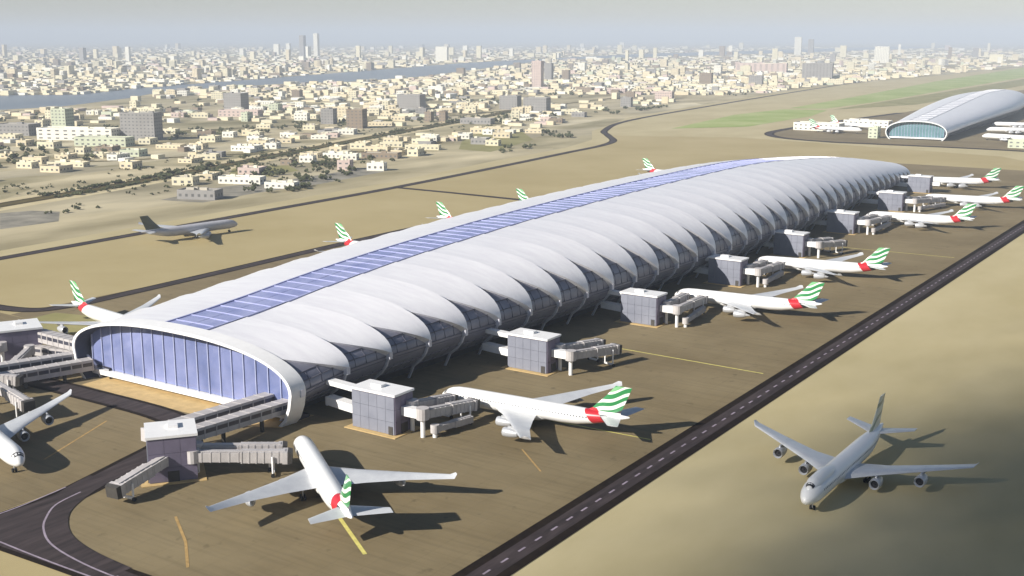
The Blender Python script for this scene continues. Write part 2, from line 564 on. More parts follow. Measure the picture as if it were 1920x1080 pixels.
for ln, w in (([(-256.3, 180), (-254.2, 171), (-248.5, 164), (-243, 159.6), (-234.6, 155.6), (-222.7, 153.4), (-208, 152.6), (-180, 153)], 0.5),
              ([(-261, 150), (-248.7, 149.6), (-225.8, 149.4), (-200, 150)], 0.5), ([(-261.6, 150), (-260.8, 164), (-262.5, 180)], 0.5)):
    ribbon(b, smooth_line(ln), w, 0.28, 2)
tag(b.build('service_road', PAVE), kind="structure")
for k in range(6):                                    # dashes along the cross leg
    b = MB()
    b.box((-206 + 6.5 * k, 153.1, 0.26), (3.0, 0.5, 0.02))
    tag(b.build('road_marking', M['line_white']), kind="structure")

# painted lead-in lines
for name, pts, w, mk in (('stand_line', [(-189, 205.5), (-169.3, 192.5)], 1.0, 'line_yellow'), ('stand_line', [(-213, 388), (-150, 385.6)], 0.7, 'line_yellow'),
                         ('stand_line', [(-186, 299.2), (-150.9, 300.3)], 0.6, 'line_yellow'), ('stand_line', [(-223, 183), (-209.1, 174.1), (-198.0, 165.0)], 0.7, 'line_ochre'),
                         ('stand_line', [(-178, 272), (-164, 260)], 0.5, 'line_ochre'), ('stand_line', [(-212, 655), (-150, 657)], 0.7, 'line_yellow'),
                         ('stand_line', [(-300, 222), (-286, 190)], 0.6, 'line_ochre')):
    b = MB()
    ribbon(b, pts, w, 0.13)
    tag(b.build(name, M[mk]), kind="structure")
sheet('forecourt', [(-340, 242.5), (-340, 257), (-250, 262), (-250, 247), (-262, 241.6), (-300, 241.2)], 0.13, M['pad'])
sheet('forecourt', [(-440, 283), (-442.1, 305), (-417.6, 311), (-404, 300), (-400, 286), (-417.0, 280)], 0.13, M['drygrass'])

# lots and greens beyond the far taxiway
sheet('lot', [(-694.0, 573.6), (-714.6, 655.1), (-704.7, 704.7), (-708.0, 773.4), (-713.8, 838.0), (-677.1, 809.2), (-662.7, 710.9), (-664.2, 641.0), (-656.9, 581.1)], 0.07, M['dark_lot'])
sheet('lot', [(-730.8, 468.2), (-723.9, 488.0), (-703.6, 495.4), (-666.7, 468.1), (-667.3, 449.0), (-668.8, 427.5)], 0.07, M['dark_lot'])
sheet('dry_meadow', [(-820.7, 766.7), (-786.2, 800.9), (-746.3, 773.4), (-733.3, 708.4), (-741.6, 680.1)], 0.07, M['drygrass'])
sheet('dry_meadow', [(-846.6, 1163.6), (-864.0, 1307.2), (-747.9, 1165.4), (-703.4, 1013.8), (-748.9, 1019.5)], 0.07, M['drygrass'])
G1 = [(-690, 1410), (-735, 1721.0), (-725, 1897.9), (-655, 1913.0), (-625, 1754.4), (-620, 1500.0)]
G2 = [(-726.7, 1931.2), (-759.0, 2368.3), (-850, 3371.9), (-960, 5230.5), (-740, 4805.3), (-690, 2877.2), (-665, 2250.1), (-672, 1951.2)]
G3 = [(-651.9, 1927.2), (-658.2, 2384.7), (-687.7, 3682.1), (-688.5, 4295.0), (-614.5, 3840.7), (-594.2, 3188.4), (-578.4, 2166.1)]
sheet('lawn', G1, 0.13, M['grass'])
sheet('lawn', G2, 0.13, M['grass'])
sheet('lawn', G3, 0.13, M['drygrass'])
CREEK = [(-1886.7, 954.5), (-1793.0, 1165.6), (-1790, 1281.6), (-1935, 1540.1), (-2125, 1793.6), (-2200, 2214.5), (-2150, 2400), (-2250, 2860), (-2560, 3560),
         (-3368.2, 5401.4), (-3398.7, 9688.8), (-3756.4, 15817.2), (-4641.4, 15736.2), (-4300.3, 11668.5), (-4033.8, 7579.6), (-3300, 4542.0), (-2780, 3174.2), (-2480, 2354.4),
         (-2286.8, 1832.7), (-2143.3, 1580.1), (-2231.5, 1473.1), (-2252.7, 1157.7), (-2300, 500), (-1950, 500)]
sheet('water', CREEK, 0.12, M['water'])


# ------------------------------------------------------------------ the concourse
PW = 2.3


def interp(tab, y):
    if y <= tab[0][0]: return tab[0][1]
    for (a, va), (c, vc) in zip(tab, tab[1:]):
        if y <= c:
            t = (y - a) / (c - a)
            return va + (vc - va) * t
    return tab[-1][1]


def smooth_tab(tab):
    pts = smooth_line(tab, 8)
    return pts


def concourse(name, label, loc, rz, bays, hw_t, hr_t, ze_t, scal, panes=(2, 3), struts=True, front='glass', nth=12):
    hw_t, hr_t, ze_t = smooth_tab(hw_t), smooth_tab(hr_t), smooth_tab(ze_t)
    root = thing(name, label, 'terminal', loc, rz)

    def zx(y, x):
        hw, hr, ze = interp(hw_t, y), interp(hr_t, y), interp(ze_t, y)
        return ze + (hr - ze) * max(0.0, 1 - (abs(x) / hw) ** PW) ** (1 / PW)

    def sec(y, th, d, sgn):
        hw, hr, ze = interp(hw_t, y), interp(hr_t, y), interp(ze_t, y)
        c, s = abs(math.cos(th)), abs(math.sin(th))
        k = min(1.0, 0.30 + 1.3 * c ** 1.3)
        return (sgn * (hw * c ** (2 / PW) + d * k), y, ze + (hr - ze) * s ** (2 / PW) + d * k * 0.75)
    SX0, SX1 = -11.0, 9.0
    for i in range(len(bays) - 1):
        y0, y1 = bays[i], bays[i + 1]
        # ---- roof shells: each bay swells towards its far end and steps back down to the next rib
        for sgn, xe in ((1, SX1), (-1, -SX0)):
            hwm = interp(hw_t, y0)
            thm = math.acos(min(1, (xe / hwm) ** (PW / 2)))
            ths = [thm * (k / nth) ** 1.25 for k in range(nth + 1)]
            sc_ = scal if sgn > 0 else scal * 0.35
            hwl, hrl, zel = interp(hw_t, y0), interp(hr_t, y0), interp(ze_t, y0)
            nt_ = 7
            th0 = thm * 0.52
            flank_shade = struts
            rows = []
            for k in range(nt_ + 1):
                t = k / nt_
                d = sc_ * (0.10 + t ** 1.8)
                y = y0 + (y1 - y0) * t
                lo = th0 * (1 - t) ** 1.05 if flank_shade else 0.0
                row = [sec(y, lo + (thm - lo) * (q / nth) ** 1.25, d, sgn) for q in range(nth + 1)]
                e = sec(y, lo, -0.3, sgn)
                row = [e] + row
                if not flank_shade:
                    row = [(e[0] - sgn * 2.6, y, e[2] - 2.2)] + row
                rows.append(row)
            inner = [sec(y1, th, -0.1, sgn) for th in ths]
            inner = [inner[0]] * (len(rows[0]) - len(inner)) + inner
            rows_f = rows if sgn > 0 else [list(reversed(r)) for r in rows]
            b = MB()
            b.loft(rows_f, 0, closed=False)
            endr = [rows[-1], inner]
            endr = endr if sgn > 0 else [list(reversed(r)) for r in endr]
            b.loft(endr, 1, closed=False)
            b.build('roof_panel', [M['roof'], M['roof_edge']], root, True, 35)
            if flank_shade:  # darker panels put the shade of the lower roof flank into colour
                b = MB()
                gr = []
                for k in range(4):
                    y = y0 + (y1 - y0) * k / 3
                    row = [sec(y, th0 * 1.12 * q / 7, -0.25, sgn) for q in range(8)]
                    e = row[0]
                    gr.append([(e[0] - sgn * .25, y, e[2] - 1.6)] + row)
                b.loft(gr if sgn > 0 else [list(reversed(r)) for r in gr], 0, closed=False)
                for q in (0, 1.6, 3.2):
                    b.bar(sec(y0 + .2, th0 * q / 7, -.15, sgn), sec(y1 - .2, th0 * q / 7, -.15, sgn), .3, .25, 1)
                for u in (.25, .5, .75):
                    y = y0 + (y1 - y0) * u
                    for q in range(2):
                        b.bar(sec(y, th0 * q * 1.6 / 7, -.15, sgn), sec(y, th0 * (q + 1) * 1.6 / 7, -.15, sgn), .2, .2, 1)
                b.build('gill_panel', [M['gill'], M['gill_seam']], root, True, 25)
        # ---- skylight strip: frame and panes
        b = MB()
        for (xa, xb) in ((SX0 - 0.1, SX0 + 0.6), (SX1 - 0.6, SX1 + 0.1)):
            b.loft([[(xa, y, zx(y, xa) - 0.3), (xb, y, zx(y, xb) - 0.3), (xb, y, zx(y, xb) + 0.55), (xa, y, zx(y, xa) + 0.55)] for y in (y0, y1)], 0, True, True)
        ncx, ncy = panes
        for k in range(ncy):
            yy = y0 + (y1 - y0) * k / ncy + 0.25
            xs = [SX0 + 0.6 + (SX1 - SX0 - 1.2) * j / 4 for j in range(5)]
            b.loft([[(x, yy - 0.25, zx(yy, x) - 0.2), (x, yy + 0.25, zx(yy, x) - 0.2), (x, yy + 0.25, zx(yy, x) + 0.4), (x, yy - 0.25, zx(yy, x) + 0.4)] for x in xs], 0, True, True)
        b.poly([(SX0, y0, zx(y0, SX0) - 0.35), (SX1, y0, zx(y0, SX1) - 0.35), (SX1, y1, zx(y1, SX1) - 0.35), (SX0, y1, zx(y1, SX0) - 0.35)], 0)
        b.build('skylight_frame', M['sky_frame' if struts and y0 < 500 else 'roof'], root)
        for k in range(ncy):
            for j in range(ncx):
                ya = y0 + (y1 - y0) * k / ncy + 0.5
                yb = y0 + (y1 - y0) * (k + 1) / ncy
                xa = SX0 + 0.6 + (SX1 - SX0 - 1.2) * j / ncx + 0.12
                xb = SX0 + 0.6 + (SX1 - SX0 - 1.2) * (j + 1) / ncx - 0.12
                p = MB()
                jit = random.uniform(-0.05, 0.05)
                p.loft([[(x, ya, zx(ya, x) + 0.1), (x, yb, zx(yb, x) + 0.1 + jit), (x, yb, zx(yb, x) + 0.22 + jit), (x, ya, zx(ya, x) + 0.22)] for x in (xa, (xa + xb) / 2, xb)], 0, True, True)
                p.build('skylight_pane', M['sky_glass' if struts and y0 < 500 else 'roof'], root)
        # ---- glazed side walls leaning in under the eaves
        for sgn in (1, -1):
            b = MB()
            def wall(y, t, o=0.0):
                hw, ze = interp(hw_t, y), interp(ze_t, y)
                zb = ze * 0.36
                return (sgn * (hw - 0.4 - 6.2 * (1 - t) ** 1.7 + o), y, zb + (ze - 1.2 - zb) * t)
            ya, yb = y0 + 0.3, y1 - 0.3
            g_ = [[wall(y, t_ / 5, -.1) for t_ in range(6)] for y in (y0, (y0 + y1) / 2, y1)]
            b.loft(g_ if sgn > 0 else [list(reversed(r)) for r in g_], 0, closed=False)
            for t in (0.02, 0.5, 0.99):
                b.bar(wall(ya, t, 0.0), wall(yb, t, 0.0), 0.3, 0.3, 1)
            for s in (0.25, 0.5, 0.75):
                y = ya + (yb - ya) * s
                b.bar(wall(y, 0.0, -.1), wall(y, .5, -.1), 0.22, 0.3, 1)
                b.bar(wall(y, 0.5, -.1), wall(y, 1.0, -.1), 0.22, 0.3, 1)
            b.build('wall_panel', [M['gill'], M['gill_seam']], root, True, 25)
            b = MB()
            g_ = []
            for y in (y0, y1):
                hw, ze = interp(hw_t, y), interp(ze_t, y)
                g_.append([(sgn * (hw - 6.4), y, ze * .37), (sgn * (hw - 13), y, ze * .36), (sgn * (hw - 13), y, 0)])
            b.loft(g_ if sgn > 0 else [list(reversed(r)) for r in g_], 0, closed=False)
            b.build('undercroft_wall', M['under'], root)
        if struts:
            for sgn in (1, -1):
                hw, ze = interp(hw_t, y0), interp(ze_t, y0)
                s = MB()
                zb = ze * .36
                s.box((sgn * (hw + 0.5), y0, ze + 0.2), (1.8, 1.5, 2.4), mi=0)
                pr_ = [(sgn * (hw + .1 - 6.2 * (1 - t_) ** 1.7), y0, zb + (ze - 1.0 - zb) * t_) for t_ in (0, .33, .66, 1)]
                for pa, pb in zip(pr_, pr_[1:]):
                    s.bar(pa, pb, .8, .8, 0)
                s.bar(pr_[0], (sgn * (hw - 8.5), y0, 0), .7, .7, 0)
                s.build('strut', M['strut'], root)
    # ---- far end
    y = bays[-1]
    b = MB()
    hw, ze = interp(hw_t, y), interp(ze_t, y)
    xs = [-hw + 2 * hw * k / 16 for k in range(17)]
    for a, c in zip(xs, xs[1:]):
        b.poly([(c, y + 1, 0), (a, y + 1, 0), (a, y + 1, zx(y, a)), (c, y + 1, zx(y, c))], 0)
    b.loft([[(x, y - 1.0, zx(y, x) + 0.2), (x, y + 2.5, zx(y, x) - 0.4), (x, y + 2.5, zx(y, x) - 1.6), (x, y - 1.0, zx(y, x) - 1.0)] for x in xs], 1, True, True)
    b.build('end_wall', [M['dark_glass'], M['roof']], root)
    # ---- front: arch rim, glass wall of single panes between mullions, sill, undercroft
    y = bays[0]
    hw, ze = interp(hw_t, y), interp(ze_t, y)
    n = 40
    xs = [-hw * math.cos(PI * k / n) for k in range(n + 1)]
    path = [(-hw + 5.2, -0.4), (-hw + 2.6, 2.2), (-hw + 0.8, ze * 0.6)] + [(x, zx(y, x)) for x in xs] + [(hw - 0.8, ze * 0.6), (hw - 2.6, 2.2), (hw - 5.2, -0.4)]
    cxm, czm = 0.0, ze * 0.6
    rim, sof = [], []
    for x, z in path:
        dx, dz = x - cxm, (z - czm) * 2.2
        l = math.hypot(dx, dz) or 1
        nx, nz_ = dx / l, dz / l
        o, i_ = .7, -.45
        rim.append([(x + nx * o, y - 4.2, z + nz_ * o * .8), (x + nx * (o + 0.6), y + 1.5, z + nz_ * (o + .6) * .8), (x + nx * i_, y + 1.5, z + nz_ * i_), (x + nx * i_, y - 4.2, z + nz_ * i_)])
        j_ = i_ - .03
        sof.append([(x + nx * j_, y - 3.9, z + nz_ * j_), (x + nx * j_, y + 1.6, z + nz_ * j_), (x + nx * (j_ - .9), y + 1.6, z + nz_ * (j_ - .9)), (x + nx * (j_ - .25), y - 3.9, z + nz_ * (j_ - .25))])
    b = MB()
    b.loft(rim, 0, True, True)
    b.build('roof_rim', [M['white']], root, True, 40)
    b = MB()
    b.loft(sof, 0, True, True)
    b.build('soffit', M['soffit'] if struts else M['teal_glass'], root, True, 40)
    gy = y + 1.2
    bot = 2.6
    lim = hw - 3.4
    ncol = 18
    gx = [-lim + 2 * lim * k / ncol for k in range(ncol + 1)]

    def top(x):
        return max(bot + 0.4, (zx(y, x) - 0.9) if abs(x) < hw - 0.8 else ze * 0.7)
    for k in range(ncol):
        a, c = gx[k] + 0.25, gx[k + 1] - 0.25
        pts = [(a, bot + .5), (c, bot + .5), (c, top(c)), ((a + c) / 2, top((a + c) / 2)), (a, top(a))]
        jit = random.uniform(-0.12, 0.12)
        p = MB()
        f = [(x, gy + (jit if i in (2, 3) else 0), z) for i, (x, z) in enumerate(pts)]
        bk = [(x, gy + 0.25 + (jit if i in (2, 3) else 0), z) for i, (x, z) in enumerate(pts)]
        p.loft([f, bk], 0, True, True)
        p.build('front_pane', M['front_glass' if struts else 'teal_glass'], root)
    for k in range(ncol + 1):
        x = gx[k]
        p = MB()
        p.box((x, gy - 0.1, (bot + top(x)) / 2), (0.30, 0.6, top(x) - bot))
        p.build('mullion', M['mullion'], root)
    p = MB()
    p.box((0, gy - 0.6, bot - 0.5), (2 * lim + 1.5, 2.4, 1.7))
    p.build('sill', M['white'], root)
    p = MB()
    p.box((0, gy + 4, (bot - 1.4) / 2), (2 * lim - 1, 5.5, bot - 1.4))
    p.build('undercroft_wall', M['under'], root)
    return root


BAYS = [0] + [3 + 19.8 * k for k in range(0, 38)]
BAYS = [0] + [19.8 * k for k in range(1, 38)]
concourse('airport_concourse', 'long cigar shaped airport concourse with ribbed white roof and blue skylight strip', (-298.3, 252, 0.1), 0, BAYS,
          [(0, 52), (90, 57), (200, 62), (330, 63.5), (450, 59), (560, 51), (650, 43), (720, 34), (760, 28)],
          [(0, 23.5), (30, 25.2), (60, 28), (100, 31), (150, 33.5), (210, 35.6), (320, 37.6), (450, 38), (540, 34), (632, 27.5), (700, 20), (740, 15), (760, 12)],
          [(0, 10.5), (30, 13.5), (120, 13.5), (300, 13), (520, 11.5), (650, 8), (740, 4.5), (760, 3.5)], 1.55)
concourse('airport_concourse', 'distant white tube shaped concourse with teal arched front', (-376, 1413, 0.1), R(4.7), [0] + [27 * k for k in range(1, 28)],
          [(0, 34), (150, 43), (330, 53), (520, 57), (700, 46)], [(0, 21.5), (150, 25), (330, 30), (520, 33.5), (700, 31)], [(0, 8), (150, 11), (400, 12), (700, 9)], 0.35, (1, 1), False)


# ------------------------------------------------------------------ airliners
def circle_ring(x, r, zc, n=20, sq=1.0):
    return [(x, r * math.cos(2 * PI * k / n), zc + r * sq * math.sin(2 * PI * k / n)) for k in range(n)]


def wing_mesh(sec, sgn):
    """sec: (x_le, x_te, y, z, thickness) from root to tip; a lens-shaped section lofted along the span"""
    rings = []
    for xl, xt, y, z, th in sec:
        c = xl - xt
        prof = [(0, 0), (0.06, 0.42), (0.22, 0.62), (0.5, 0.5), (0.78, 0.22), (1, 0.0), (0.78, -0.18), (0.4, -0.4), (0.1, -0.36)]
        rings.append([(xl - c * a, sgn * y, z + th * bz) for a, bz in prof])
    b = MB()
    b.loft(rings if sgn > 0 else [list(reversed(r)) for r in rings], 0, True, True)
    return b


def make_airliner(variant, label, paint, group, hump=False):
    """nose at the origin pointing along +x, wheels at z = 0"""
    root = thing('airliner', label, 'airplane', group=group)
    k = 1.0 if variant == 'long' else 0.955
    rings = [(-0.02, .06, 4.15), (-0.35, .75, 4.2), (-1.1, 1.35, 4.35), (-2.3, 1.95, 4.6), (-4.0, 2.45, 4.85), (-6.5, 2.78, 5.0), (-10, 2.85, 5.05), (-26, 2.85, 5.05), (-44, 2.85, 5.05),
             (-49, 2.68, 5.22), (-54, 2.2, 5.65), (-59, 1.5, 6.2), (-63, .85, 6.75), (-65.6, .35, 7.1), (-66, .1, 7.15)]
    b = MB()
    b.loft([circle_ring(x * k, r, z, 22) for x, r, z in rings], 0, True, True)
    if hump:                                           # short upper deck behind the cockpit
        b.loft([circle_ring(x, r, z, 16, 1.15) for x, r, z in ((-2.2, .3, 6.2), (-3.6, 1.2, 6.5), (-6, 1.9, 6.65), (-14, 2.05, 6.6), (-19, 1.7, 6.2), (-23, .8, 6.0))], 0, True, True)
    # belly fairing
    b.loft([circle_ring(x * k, r, z, 14, .62) for x, r, z in ((-20, .8, 3.1), (-23, 2.4, 3.2), (-30, 3.0, 3.2), (-36, 2.6, 3.2), (-40, .8, 3.1))], 0, True, True)
    b.build('fuselage', paint, root, True, 50)
    # cockpit glass
    c = MB()
    zz = 1.7 if hump else 0.0
    xo = -2.2 if hump else 0.0
    r0 = [(xo - 1.55, 1.62 * math.sin(a), 4.46 + zz + 1.62 * math.cos(a)) for a in [R(d) for d in range(-62, 63, 31)]]
    r1 = [(xo - 2.65, 2.13 * math.sin(a), 4.66 + zz + 2.13 * math.cos(a)) for a in [R(d) for d in range(-52, 53, 26)]]
    if hump:
        r0 = [(-3.0, .98 * math.sin(a), 6.45 + 1.05 * math.cos(a)) for a in [R(d) for d in range(-70, 71, 35)]]
        r1 = [(-3.9, 1.4 * math.sin(a), 6.55 + 1.5 * math.cos(a)) for a in [R(d) for d in range(-60, 61, 30)]]
    c.loft([r0, r1], 0, closed=False)
    c.build('cockpit_window', M['intake'], root)
    for s in (1, -1):
        sw = 1.0 if variant == 'long' else 0.80
        secs = [(-20.5, -36, 0.8, 3.55, 1.8), (-21.8, -36, 2.6, 3.75, 1.7), (-21 - 8.0 * sw, -38.9 + 3.0 * (1 - sw) / .22, 10, 4.6, 1.0), (-21 - 16.5 * sw, -43.4 * (0.62 + 0.38 * sw), 20, 5.6, .68), (-21 - 25 * sw, -21 - 25 * sw - 3.6, 30.4, 6.7, .3),
                (-21 - 26.1 * sw - .6, -21 - 26.1 * sw - 1.9, 31.3, 7.7, .1)]
        wing_mesh(secs, s).build('wing', M['wing'], root, True, 40)
        wing_mesh([(-56.5 * k, -63.4 * k, .6, 6.5, .7), (-63.2 * k, -66.6 * k, 9.8, 7.3, .25)], s).build('tailplane', M['wing'], root, True, 40)
        for ye, xe in ((9.6, -21 - 7.3 * sw + 1.6), (19.4, -21 - 15.4 * sw + 1.8)):
            ze = 2.55 + (ye - 9.6) * .085
            e = MB()
            e.loft([circle_ring(xe + dx, rr, ze, 14) for dx, rr in ((-.3, 1.0), (.15, 1.18), (.3, 1.32), (0, 1.45), (-1.6, 1.52), (-3.4, 1.32), (-4.6, 1.0), (-4.7, .75), (-6.0, .4), (-6.6, .08))], 0, False, True)
            e.v = [(x, y + s * ye, z) for x, y, z in e.v]
            e.bar((xe - 1.2, s * ye, ze + 1.4), (xe - 6.2, s * ye, ze + 1.9), .45, 1.1)
            eo = e.build('engine', M['engine'], root, True, 40)
            f = MB()
            f.cyl((xe - .9, s * ye, ze), (xe - .6, s * ye, ze), 1.12, 1.12, 14)
            f.cyl((xe - .6, s * ye, ze), (xe - .1, s * ye, ze), .38, .05, 10)
            f.build('fan', M['intake'], eo)
    # fin
    b = MB()
    fr = []
    for xl, xt, z, th in ((-50.5, -62.8, 7.0, .55), (-53.6, -63.2, 8.4, .5), (-58.4, -65.2, 13.0, .32), (-61.3, -66.6, 16.3, .16)):
        c = xl - xt
        fr.append([((xl - c * a) * k, th * q, z) for a, q in ((0, 0), (.12, .8), (.45, 1), (1, 0), (.45, -1), (.12, -.8))])
    b.loft(fr, 0, True, True)
    b.build('fin', paint, root, True, 30)
    # undercarriage
    for nm, x, ys in (('nose_gear', -6.2, (0,)), ('main_gear', -33, (-5.4, 5.4))):
        for y in ys:
            g = MB()
            g.cyl((x, y, .5), (x, y, 3.4), .18, .18, 8)
            go = g.build(nm, M['engine'], root)
            for dx in ((0,) if nm == 'nose_gear' else (-.85, .85)):
                for dy in (-.42, .42):
                    wv = MB()
                    wv.cyl((x + dx, y + dy - .22, .6), (x + dx, y + dy + .22, .6), .6, .6, 12)
                    wv.build('wheel', M['rubber'], go)
    return root


AG = 'four engined airliners around the concourses'
proto = make_airliner('long', 'x', M['livery'], AG)


def place_plane(nose, tail, label, first=None, z=0.16):
    o = first or copy_tree(proto)
    o.location = (nose[0], nose[1], z)
    o.rotation_euler = (0, 0, math.atan2(nose[1] - tail[1], nose[0] - tail[0]))
    o["label"] = label
    return o


place_plane((-228, 232.5), (-178.8, 197.2), 'white airliner by the front corner of the concourse, green striped tail toward us', proto)
place_plane((-221.4, 291.2), (-155.1, 295.6), 'white airliner with red and green tail at the nearest stand along the concourse side')
place_plane((-226, 469.7), (-159, 475), 'white airliner docked at the third grey gate house from the front')
place_plane((-227, 564), (-162.8, 573.5), 'white airliner docked at the fourth grey gate house from the front')
place_plane((-229, 753.5), (-165, 760), 'white airliner docked at the sixth grey gate house from the front')
place_plane((-222, 861), (-158, 872), 'white airliner docked at the seventh grey gate house from the front')
place_plane((-258, 965), (-193.2, 986), 'farthest white airliner, parked past the tapering end of the concourse')
place_plane((-278, 177.5), (-341, 196), 'airliner cut off by the picture edge, its wing reaching across the front apron')
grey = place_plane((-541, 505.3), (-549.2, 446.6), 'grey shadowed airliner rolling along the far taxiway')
LEFTP = [((-362, 293), (-430, 303.5), 'white airliner at the left front corner with fuselage seen behind the arch'), ((-375, 478), (-441.2, 484), 'white airliner behind the roof, second tail from the left'),
         ((-381, 577), (-447, 584), 'white airliner behind the roof, third tail from the left'), ((-375, 662), (-441, 666), 'white airliner behind the roof, fourth tail from the left, at the link taxiway'),
         ((-400, 890), (-466, 898), 'white airliner behind the roof, fifth and farthest tail along the left side')]
for n_, t_, l_ in LEFTP:
    place_plane(n_, t_, l_)
for n_, t_, l_ in (((-455, 1462), (-520, 1455), 'small white airliner left of the distant arched front'), ((-460, 1530), (-524, 1545), 'small white airliner farther left behind the distant concourse front'),
                   ((-312, 1455), (-250, 1440), 'small white airliner right of the distant arched front'), ((-330, 1560), (-268, 1570), 'second small white airliner along the right side of the distant concourse'),
                   ((-345, 1660), (-282, 1668), 'third small white airliner along the right side of the distant concourse')):
    place_plane(n_, t_, l_)
SHADEP = mat('grey_airframe', (0.50, 0.49, 0.51), 0.35, var=0.06, scale=0.3)  # grey paints in the shade on the side turned to the camera
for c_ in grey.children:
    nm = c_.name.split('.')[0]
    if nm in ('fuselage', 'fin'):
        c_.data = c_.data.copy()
        c_.data.materials[0] = M['livery_dark'] if nm == 'fin' else SHADEP
quad = make_airliner('short', 'large four engined jet alone on the open sand at lower right, nose toward us', M['livery_cream'], AG, hump=True)
place_plane((-92.6, 269.5), (-92.2, 333), 'large four engined jet alone on the open sand at lower right, nose toward us', quad, 0.03)


# ------------------------------------------------------------------ gate houses and jet bridges
def gate_house(x, y, rz, size, label, links=(), mirrored=False, side='gate_side'):
    """clad cube on the apron: local x runs out from the terminal, y into the depth"""
    sx, sy, sz = size
    root = thing('gate_house', label, 'gate house', (x, y, 0.1), rz, 'grey gate houses along the concourse')
    b = MB()
    b.box((sx / 2, sy / 2, sz / 2), (sx, sy, sz), mi=0)
    b.build('core', M['gate_side'], root)
    # cladding: separate panels on the front, joined sheets on the other faces
    nx, nz_ = 5, 3
    for i in range(nx):
        for j in range(nz_):
            p = MB()
            w, h = sx / nx, (sz - 0.6) / nz_
            p.box((w * (i + .5), -0.12, .3 + h * (j + .5)), (w - .09, .22, h - .09))
            p.build('cladding_panel', M['gate_wall'], root)
    for i in range(3):
        for j in range(nz_):
            p = MB()
            w, h = sy / 3, (sz - 0.6) / nz_
            p.box((sx + .12, w * (i + .5), .3 + h * (j + .5)), (.22, w - .09, h - .09))
            p.build('cladding_panel', M[side], root)
    p = MB()
    p.box((sx / 2, sy / 2, sz + .35), (sx + 1.0, sy + 1.0, .7))
    p.box((sx * .4, sy * .55, sz + 1.1), (4, 2.6, .9))
    p.build('roof_slab', M['white'], root)
    p = MB()
    p.box((sx - 1.4, -.3, 1.5), (1.6, .16, 2.6))
    p.build('door', M['bridge_dark'], root)
    p = MB()
    p.box((sx + .3, sy * .5, 1.7), (.16, 3.0, 3.0))
    p.build('door', M['bridge_dark'], root)
    p = MB()
    p.box((sx / 2, sy / 2, .1), (sx + 3.5, sy + 4.5, .2))
    p.build('base_pad', M['pad'], root)
    for (x0, y0, z0, x1, y1, z1, w, h) in links:
        p = MB()
        p.bar((x0, y0, z0), (x1, y1, z1), w, h)
        p.build('link_corridor', M['white'], root)
    return root


def jet_bridge(p0, p1, label, w=3.2, h=3.0, cab=True, legs=True, dark=False):
    """telescoping tunnel from a rotunda at p0 to a cab at p1 (floor heights in z)"""
    p0, p1 = Vector(p0), Vector(p1)
    root = thing('jet_bridge', label, 'jet bridge', (p0.x, p0.y, 0.1), 0, 'jet bridges at the gates')
    d = p1 - p0
    q = Vector((d.x, d.y, d.z))
    z0 = p0.z + h / 2
    a, mid = Vector((0, 0, z0)), None
    e = Vector((q.x, q.y, z0 + q.z))
    m_ = M['bridge']
    b = MB()
    b.cyl((0, 0, z0 - h / 2 - .1), (0, 0, z0 + h / 2 + .4), w * .62, w * .62, 14)
    b.build('rotunda', m_, root)
    b = MB()
    b.cyl((0, 0, 0), (0, 0, z0 - h / 2), .7, .7, 10)
    b.build('column', M['white'], root)
    t = 0.55
    m1 = a.lerp(e, t)
    b = MB()
    b.bar(a, m1, w * .84, h * .86)
    b.bar(a + Vector((0, 0, h * .5)), m1 + Vector((0, 0, h * .5)), w * .5, .25)
    for s in range(1, 6):
        c = a.lerp(m1, s / 6)
        b.bar(c - (m1 - a).normalized() * .15, c + (m1 - a).normalized() * .15, w * .9, h * .92)
    b.build('inner_tunnel', m_, root)
    b = MB()
    m0 = a.lerp(e, t - .06)
    m2 = a.lerp(e, .93)
    b.bar(m0, m2, w, h)
    for s in range(0, 7):
        c = m0.lerp(m2, s / 6)
        b.bar(c - (m2 - m0).normalized() * .18, c + (m2 - m0).normalized() * .18, w * 1.07, h * 1.06)
    b.bar(m0 + Vector((0, 0, h * .56)), m2 + Vector((0, 0, h * .56)), w * .55, .3)
    b.build('outer_tunnel', m_, root)
    if cab:
        b = MB()
        dn = (e - a).normalized()
        b.bar(a.lerp(e, .9), e - dn * 1.3, w * 1.25, h * 1.12, 0)
        b.bar(e - dn * 1.3, e, w * 1.3, h * 1.2, 1, w * 1.15, h * 1.05)
        b.build('cab', [m_, M['bridge_dark']], root)
    if legs:
        c = a.lerp(e, .8)
        dn = Vector((q.x, q.y, 0)).normalized()
        sd_ = Vector((-dn.y, dn.x, 0))
        b = MB()
        for s in (-1, 1):
            b.bar(c + sd_ * s * w * .62 + Vector((0, 0, .4)), Vector((c.x, c.y, .6)) + sd_ * s * w * .62, .4, .4)
        b.bar(Vector((c.x, c.y, .75)) - sd_ * w * .75, Vector((c.x, c.y, .75)) + sd_ * w * .75, .6, .5)
        lo = b.build('support_leg', M['white'], root)
        for s in (-1, 1):
            b = MB()
            o_ = Vector((c.x, c.y, .55)) + sd_ * s * w * .72
            b.cyl(o_ - sd_ * .3, o_ + sd_ * .3, .55, .55, 12)
            b.build('wheel', M['rubber'], lo)
    return root


ORD = ['first', 'second', 'third', 'fourth', 'fifth', 'sixth', 'seventh', 'eighth']
